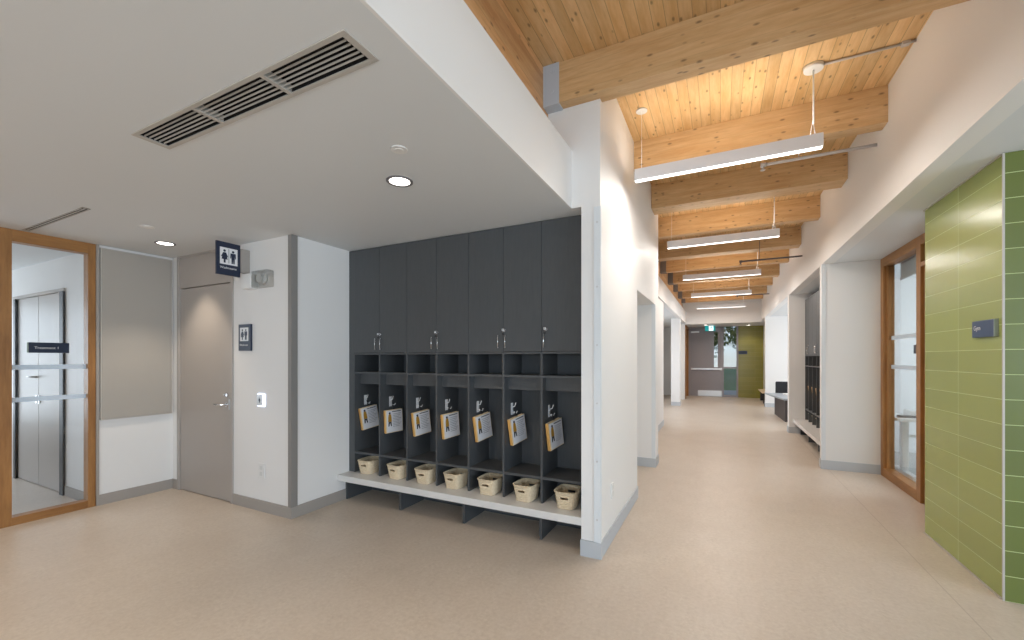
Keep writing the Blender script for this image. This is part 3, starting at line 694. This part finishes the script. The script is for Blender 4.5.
P_(B(1.335, 1.935, 7.305, 10.295, .228, .291), 'bench_top', 'benchtop', br, .003)
for y in (7.6, 8.45, 9.3, 10.15): P_(B(1.45, 1.83, y, y+.024, 0, .227), 'support', 'locker', br)
P_(B(1.83, 1.85, 7.31, 10.29, 0, .227), 'kick_panel', 'locker', br)

# ------------------------------------------------------------------ timber structure
gd = tag(B(-1.46, -1.262, -6, 18.6, 3.18, DK).build('timber_girder', 'girder'), 'timber girder running along the top of the left bulkhead', 'girder')
beams = [-4.3, -2.85, -1.4, 0.05, 1.55, 3.085, 4.58, 5.83, 7.26, 8.83, 10.28, 11.85, 13.3, 14.85, 16.2]
BW = .15
def blabel(i):
    return {5: 'nearest glulam beam with pale steel bracket at its left end', 6: 'second glulam beam, brightly lit behind the nearest pendant lamp', 7: 'third glulam beam, duller brown, behind the nearest pendant lamp',
            8: 'fourth glulam beam, behind the second pendant lamp', 9: 'fifth glulam beam, just beyond the second pendant lamp', 10: 'sixth glulam beam, before the third pendant lamp', 11: 'seventh glulam beam, just beyond the third pendant lamp',
            12: 'eighth glulam beam down the corridor', 13: 'ninth glulam beam, second from the far wall', 14: 'farthest glulam beam before the exit wall'}[i]
for i, y in enumerate(beams):
    if i < 5: continue
    xl = -1.262 if (i == 5 or i >= 8) else -.83
    t = thing('timber_beam', (0, y, BB), blabel(i), 'beam', 'glulam beams crossing the corridor ceiling')
    BW = .28 if i % 2 and i > 5 else .15
    b = MB(); b.box(xl, 1.27, 0, BW, 0, DK-BB)
    o = b.build('beam_body', 'beam', t, .004)
    if xl < -1:
        w0, w1 = -1.262, -1.13
        mm = 'bracket' if i == 5 else 'bronze'
        br_ = MB(); br_.box(w0, w1, -.008, 0, -.0, DK-BB).box(w0, w1, -.008, BW+.008, -.008, 0)
        bo = br_.build('hanger_bracket', mm, t)
        for zz in (.10, .26): MB().cyl((-1.185, -.008, zz), (-1.185, -.014, zz), .015, seg=12).build('bolt', mm, bo)

# ------------------------------------------------------------------ pendant fixtures
def make_pendant(label, x0=-.72, x1=.72):
    t = thing('pendant_light', (0, 0, 0), label, 'pendant light', 'linear pendant lights along the corridor')
    z0, z1 = 3.21, 3.315
    hb = .03
    MB().box(x0, x1, -hb, -hb+.004, z0, z1).box(x0, x1, hb-.004, hb, z0, z1).box(x0, x0+.004, -hb, hb, z0, z1).box(x1-.004, x1, -hb, hb, z0, z1).box(x0, x1, -hb, hb, z1-.03, z1-.026).build('housing', 'fixture', t)
    MB().box(x0+.005, x1-.005, -hb+.005, hb-.005, z0-.004, z0+.012).build('diffuser', 'diffuser', t)
    MB().box(x0+.03, x1-.03, -hb+.006, hb-.006, z1-.02, z1-.014).build('uplight_lens', 'diffuser', t)
    xa, xb = x0+.06, x1-.06
    MB().cyl((xa, 0, DK), (xa, 0, DK-.012), .05, seg=28).build('canopy', 'plastic', t)
    MB().cyl((xb, 0, DK), (xb, 0, DK-.03), .07, .066, seg=28).build('power_canopy', 'plastic', t)
    MB().cyl((xa, 0, DK-.012), (xa, 0, z1), .0016, seg=6).build('suspension_wire', 'cable', t)
    MB().cyl((xb, 0, DK-.03), (xb, 0, z1+.09), .006, seg=8).tube([(xb, 0, z1+.09), (xb+.012, 0, z1)], .003, 6).tube([(xb, 0, z1+.15), (xb-.022, 0, z1)], .0025, 6).build('power_cord', 'cable', t)
    return t
pl = None
PL = [(4.03, 'nearest linear pendant light hanging in the corridor'), (6.72, 'second linear pendant light down the corridor'), (9.6, 'third linear pendant light down the corridor'), (12.4, 'fourth linear pendant light, small in the distance'), (15.4, 'farthest linear pendant light, reflected on the end wall')]
WARM = (1.0, .86, .70)
for y, lab in PL:
    if pl is None: o = pl = make_pendant(lab)
    else: o = copy_tree(pl); o['label'] = lab
    o.location = (0, y, 0)
    area('pendant_downlight', (0, y, 3.200), (0, 0, 0), 1.15, .05, 19, (1, .93, .86))
    area('pendant_uplight', (0, y, 3.32), (pi, 0, 0), 1.16, .04, 4.2, WARM)

def pipe(name, pts, r, m, label, cat='pipe'):
    return MB().tube(pts, r, 10)
t = thing('conduit', (1.0, 4.02, DK-.011), 'thin conduit on the plank ceiling from the nearest pendant canopy to the right wall', 'conduit')
P_(MB().tube([(.70, 4.02, DK-.011), (1.27, 4.02, DK-.011)], .009, 10), 'tube', 'pipe', t)
P_(MB().box(1.19, 1.235, 4.0, 4.04, DK-.024, DK), 'clip', 'pipe', t)
def sprinkler(x0, y, z, m, label, xw=1.27):
    t = thing('sprinkler_pipe', (x0, y, z), label, 'pipe')
    P_(MB().tube([(x0, y, z), (xw, y, z)], .015, 12).cyl((x0-.02, y, z), (x0+.03, y, z), .022, seg=12), 'tube', m, t)
    P_(MB().cyl((x0, y, z), (x0, y, z-.05), .011, seg=10).cyl((x0, y, z-.05), (x0, y, z-.054), .024, seg=14), 'sprinkler_head', m, t)
    P_(MB().cyl((x0+.30, y, z+.012), (x0+.30, y, DK), .0045, seg=8), 'hanger_rod', m, t)
sprinkler(.38, 4.87, 3.487, 'pipe', 'pale sprinkler pipe reaching out from the right wall behind the nearest pendant light')
sprinkler(.33, 8.72, 3.32, 'darkpipe', 'dark sprinkler pipe reaching out from the right wall before the third pendant light')
sprinkler(.45, 14.2, 3.42, 'darkpipe', 'short dark sprinkler pipe near the end of the corridor')

# ------------------------------------------------------------------ right oak window
wn2 = thing('window_2', (1.97, 6.1, 0), 'oak framed window with frosted bands between white pier and green tiles', 'window', kind='structure')
WX0, WX1 = 1.905, 2.02
P_(B(WX0, WX1, 7.055, 7.158, 0, CR), 'stile', 'oak', wn2, .003)
P_(B(WX0, WX1, 5.92, 6.03, 0, CR), 'mullion', 'oak', wn2, .003)
P_(B(WX0, WX1, 6.03, 7.055, 2.75, CR), 'head', 'oakh', wn2, .003)
P_(B(WX0, WX1, 6.03, 7.055, 0, .11), 'sill', 'oakh', wn2, .003)
P_(B(1.94, 1.955, 7.035, 7.055, .11, 2.75), 'bead', 'oak', wn2)
P_(B(1.988, 1.996, 6.03, 7.055, .11, 2.75), 'pane', 'glass', wn2)
P_(B(1.985, 1.987, 6.03, 7.055, 1.785, 1.835), 'frosted_band', 'band', wn2)
P_(B(1.985, 1.987, 6.03, 7.055, 1.41, 1.46), 'frosted_band', 'band', wn2)
P_(B(WX0, WX1, 4.95, 5.92, 2.76, CR), 'head', 'oakh', wn2, .003)
P_(B(WX0, WX1, 4.95, 5.92, 2.52, 2.57), 'transom', 'oakh', wn2, .003)
P_(B(WX0+.03, WX1-.03, 4.95, 5.92, 0, 2.52), 'wood_door_leaf', 'oak', wn2)
P_(B(1.96, 1.968, 4.95, 5.92, 2.57, 2.76), 'pane', 'glass', wn2)
t = thing('roller_blind', (2.12, 6.5, 2.75), 'grey roller blind at the top of the right oak window', 'blind')
P_(MB().cyl((2.07, 5.7, 2.80), (2.07, 7.1, 2.80), .025, seg=16), 'roller', 'blind', t)
P_(B(2.09, 2.094, 5.7, 7.1, 2.58, 2.80).box(2.085, 2.099, 5.7, 7.1, 2.56, 2.585), 'fabric', 'blind', t)
t = thing('room_sign', (2.02, 6.28, 1.66), 'small dark sign on the glass of the right oak window', 'sign')
P_(B(1.968, 1.984, 6.05, 6.30, 1.60, 1.70), 'plate', 'navy', t, .002)
P_(B(2.004, 2.010, 6.30, 6.325, 1.64, 1.655), 'lettering', 'signwhite', t) if False else None
# sit/stand desk with things on it
dk = thing('desk', (2.7, 7.3, 0), 'white height adjustable desk seen through the right oak window', 'desk')
P_(B(2.03, 3.6, 7.0, 7.7, .735, .775), 'desktop', 'plastic', dk, .006)
for x in (2.19, 3.35):
    P_(B(x-.035, x+.035, 7.26, 7.36, .06, .735), 'column', 'plastic', dk, .006)
    P_(B(x-.035, x+.035, 6.93, 7.62, 0.006, .06), 'foot', 'plastic', dk, .01)
P_(B(2.225, 3.32, 7.29, 7.33, .50, .53), 'crossbar', 'steel', dk)
kb = thing('keyboard', (2.3, 7.1, .776), 'dark keyboard on the white desk behind the right window', 'keyboard')
P_(B(2.08, 2.36, 7.10, 7.22, .777, .79), 'case', 'bronze', kb, .004)
P_(B(2.09, 2.35, 7.11, 7.21, .790, .798), 'keys', 'ink', kb)
tr = tag(B(2.25, 2.7, 7.28, 7.55, .777, .85).build('paper_tray', 'plastic', bevel=.01), 'white tray on the desk behind the right window', 'tray')
struct('floor_desk_room', B(2.02, 4.9, 4.94, 9.0, .0, .006), M['concrete'], 'pale grey floor of the room behind the right oak window', 'floor')

# ------------------------------------------------------------------ reception opening on the right
ct = thing('counter', (1.9, 12.8, 0), 'low dark counter with pale grey top projecting on the right', 'counter')
pts = [(1.34, 13.6), (1.40, 12.0), (2.6, 12.0), (2.6, 13.6)]
P_(MB().poly(pts, .53, Matrix.Identity(4)), 'base', 'fluted', ct)
pts = [(1.12, 13.75), (1.28, 12.4), (1.36, 11.9), (2.7, 11.9), (2.7, 13.75)]
P_(MB().poly(pts, .04, Matrix.Translation((0, 0, .531))), 'counter_top', 'counter', ct, .005)
ch = thing('chair', (1.75, 14.3, 0), 'black upholstered chair behind the low counter', 'chair')
P_(B(1.45, 2.05, 14.0, 14.5, .38, .48), 'seat', 'blackseat', ch, .03)
P_(B(1.45, 2.05, 14.46, 14.54, .48, .86), 'backrest', 'blackseat', ch, .03)
for x in (1.49, 2.01):
    for y in (14.04, 14.47): P_(MB().cyl((x, y, 0), (x, y, .38), .014, seg=10), 'leg', 'steel', ch)
tag(B(1.50, 2.0, 13.1, 13.4, .572, .60).build('paper_stack', 'plastic', bevel=.003), 'white papers lying on the pale counter top', 'papers')
fb = thing('bench', (1.38, 17.2, 0), 'small wall bench beside the olive tiles at the corridor end', 'bench')
P_(B(1.25, 1.468, 16.3, 17.9, .36, .40), 'bench_top', 'cream', fb, .003)
for y in (16.5, 17.7): P_(B(1.30, 1.46, y, y+.03, 0, .36), 'support', 'dark', fb)

# ------------------------------------------------------------------ exit door and far end
d3 = thing('door_3', (-.3, 18.6, 0), 'grey exit door with narrow glass, push bar and steel kick plate', 'door', kind='structure')
P_(B(-1.18, -1.12, 18.56, 18.70, 0, 2.86).box(-1.12, .06, 18.56, 18.70, 2.78, 2.86).box(.055, .115, 18.56, 18.70, 0, 2.86).box(.56, .62, 18.56, 18.70, 0, 2.86).box(.115, .56, 18.56, 18.7, 1.14, 1.19).box(.115, .56, 18.56, 18.7, 0, .08), 'frame', 'exitgrey', d3, .003)
lf = MB(); lf.box(-1.115, -.235, 18.60, 18.65, .01, 2.775).box(-.095, .05, 18.60, 18.65, .01, 2.775).box(-.235, -.095, 18.60, 18.65, .01, 1.18).box(-.235, -.095, 18.60, 18.65, 2.60, 2.775)
P_(lf, 'leaf', 'exitgrey', d3)
P_(B(-.235, -.095, 18.62, 18.626, 1.18, 2.60), 'vision_pane', 'glass', d3)
P_(B(.115, .56, 18.62, 18.628, .08, 2.86), 'sidelight_pane', 'glass', d3)
P_(MB().box(-1.05, .02, 18.54, 18.575, 1.08, 1.14).box(-.0, .045, 18.53, 18.6, 1.05, 1.17).box(-1.08, -1.03, 18.54, 18.6, 1.07, 1.15), 'push_bar', 'steel', d3, .004)
P_(B(-.82, .04, 18.592, 18.60, .02, .24), 'kick_plate', 'steel', d3)
P_(B(-1.08, -.78, 18.53, 18.60, 2.58, 2.64), 'door_closer', 'steel', d3, .004)
ex = thing('exit_sign', (-.36, 17.92, 2.75), 'teal exit sign with white running figure above the exit door', 'exit sign')
P_(B(-.54, -.18, 17.9, 17.94, 2.60, 2.799), 'housing', 'teal', ex, .004)
b = MB(); b.box(-.40, -.25, 17.895, 17.90, 2.61, 2.79); P_(b, 'doorway_field', 'exitwhite', ex)
mt = Matrix.Translation((-.325, 17.8945, 2.625)) @ frame_mt((0, 0, 0), (1, 0, 0), (0, 0, 1)); b = MB()
b.poly(circle(.012, .145, .016, 10), .002, mt)
b.poly([(-.02, .12), (.015, .125), (.045, .09), (.04, .08), (.012, .1), (.005, .065), (.035, .035), (.03, 0), (.018, 0), (.02, .03), (-.008, .055), (-.035, .012), (-.045, .02), (-.018, .065), (-.015, .1), (-.035, .08), (-.045, .088)], .002, mt)
o = b.build('running_figure', 'teal', ex); o.data.transform(L(ex))
t = thing('room_sign', (.78, 18.6, 1.76), 'small navy sign on the olive tiled wall by the exit', 'sign')
P_(B(.63, .93, 18.575, 18.6, 1.70, 1.83), 'plate', 'navy', t, .002)
disc(.95, 18.1, 2.855, .05, 'x') if False else None
# oak door frame on far left
of = thing('door_4', (-1.25, 17.7, 0), 'oak framed door opening on the left just before the exit door', 'door', kind='structure')
P_(B(-1.32, -1.17, 17.15, 17.27, 0, 2.83), 'jamb', 'oak', of, .003)
P_(B(-1.32, -1.17, 18.45, 18.57, 0, 2.83), 'jamb', 'oak', of, .003)
P_(B(-1.32, -1.17, 17.27, 18.45, 2.70, 2.83), 'head', 'oakh', of, .003)
P_(B(-1.30, -1.26, 17.27, 18.45, 0, 2.70), 'leaf', 'oak', of)


# outside beyond the exit door
tag(B(-30, 30, 18.72, 70, -.12, -.02).build('lawn', 'grass'), 'green lawn outside beyond the exit door glass', 'lawn', kind='structure')
tag(B(-3, 3, 18.73, 22.5, -.02, 0).build('doorstep_paving', 'concrete'), 'pale paving outside the exit door', 'paving', kind='structure')
def tree(x, y, h, label):
    t = thing('tree', (x, y, -.02), label, 'tree', 'trees outside beyond the exit door')
    MB().cyl((0, 0, 0), (0, 0, h*.5), .14, .08, seg=10).build('trunk', 'bark', t)
    bm = bmesh.new()
    for _ in range(2600):
        d = Vector((random.gauss(0, 1), random.gauss(0, 1), random.gauss(0, 1))).normalized()*(.55+.45*random.random())
        p = Vector((d.x*h*.28, d.y*h*.28, h*.55+d.z*h*.42))
        q = Matrix.Rotation(random.random()*6, 3, Vector((random.random(), random.random(), 1)).normalized())
        s_ = .22
        bm.faces.new([bm.verts.new(p+q @ Vector(c)*s_) for c in ((-1, 0, 0), (0, -.5, .2), (1, 0, 0), (0, .5, .2))])
    b = MB(); b.bm.free(); b.bm = bm; b.build('crown', 'leaf', t)
tree(2.4, 33, 7.5, 'leafy tree outside, right of the view through the sidelight')
tree(-1.5, 38, 9, 'leafy tree outside, left of the view through the sidelight')
tree(5.0, 44, 11, 'leafy tree farthest outside beyond the exit door')
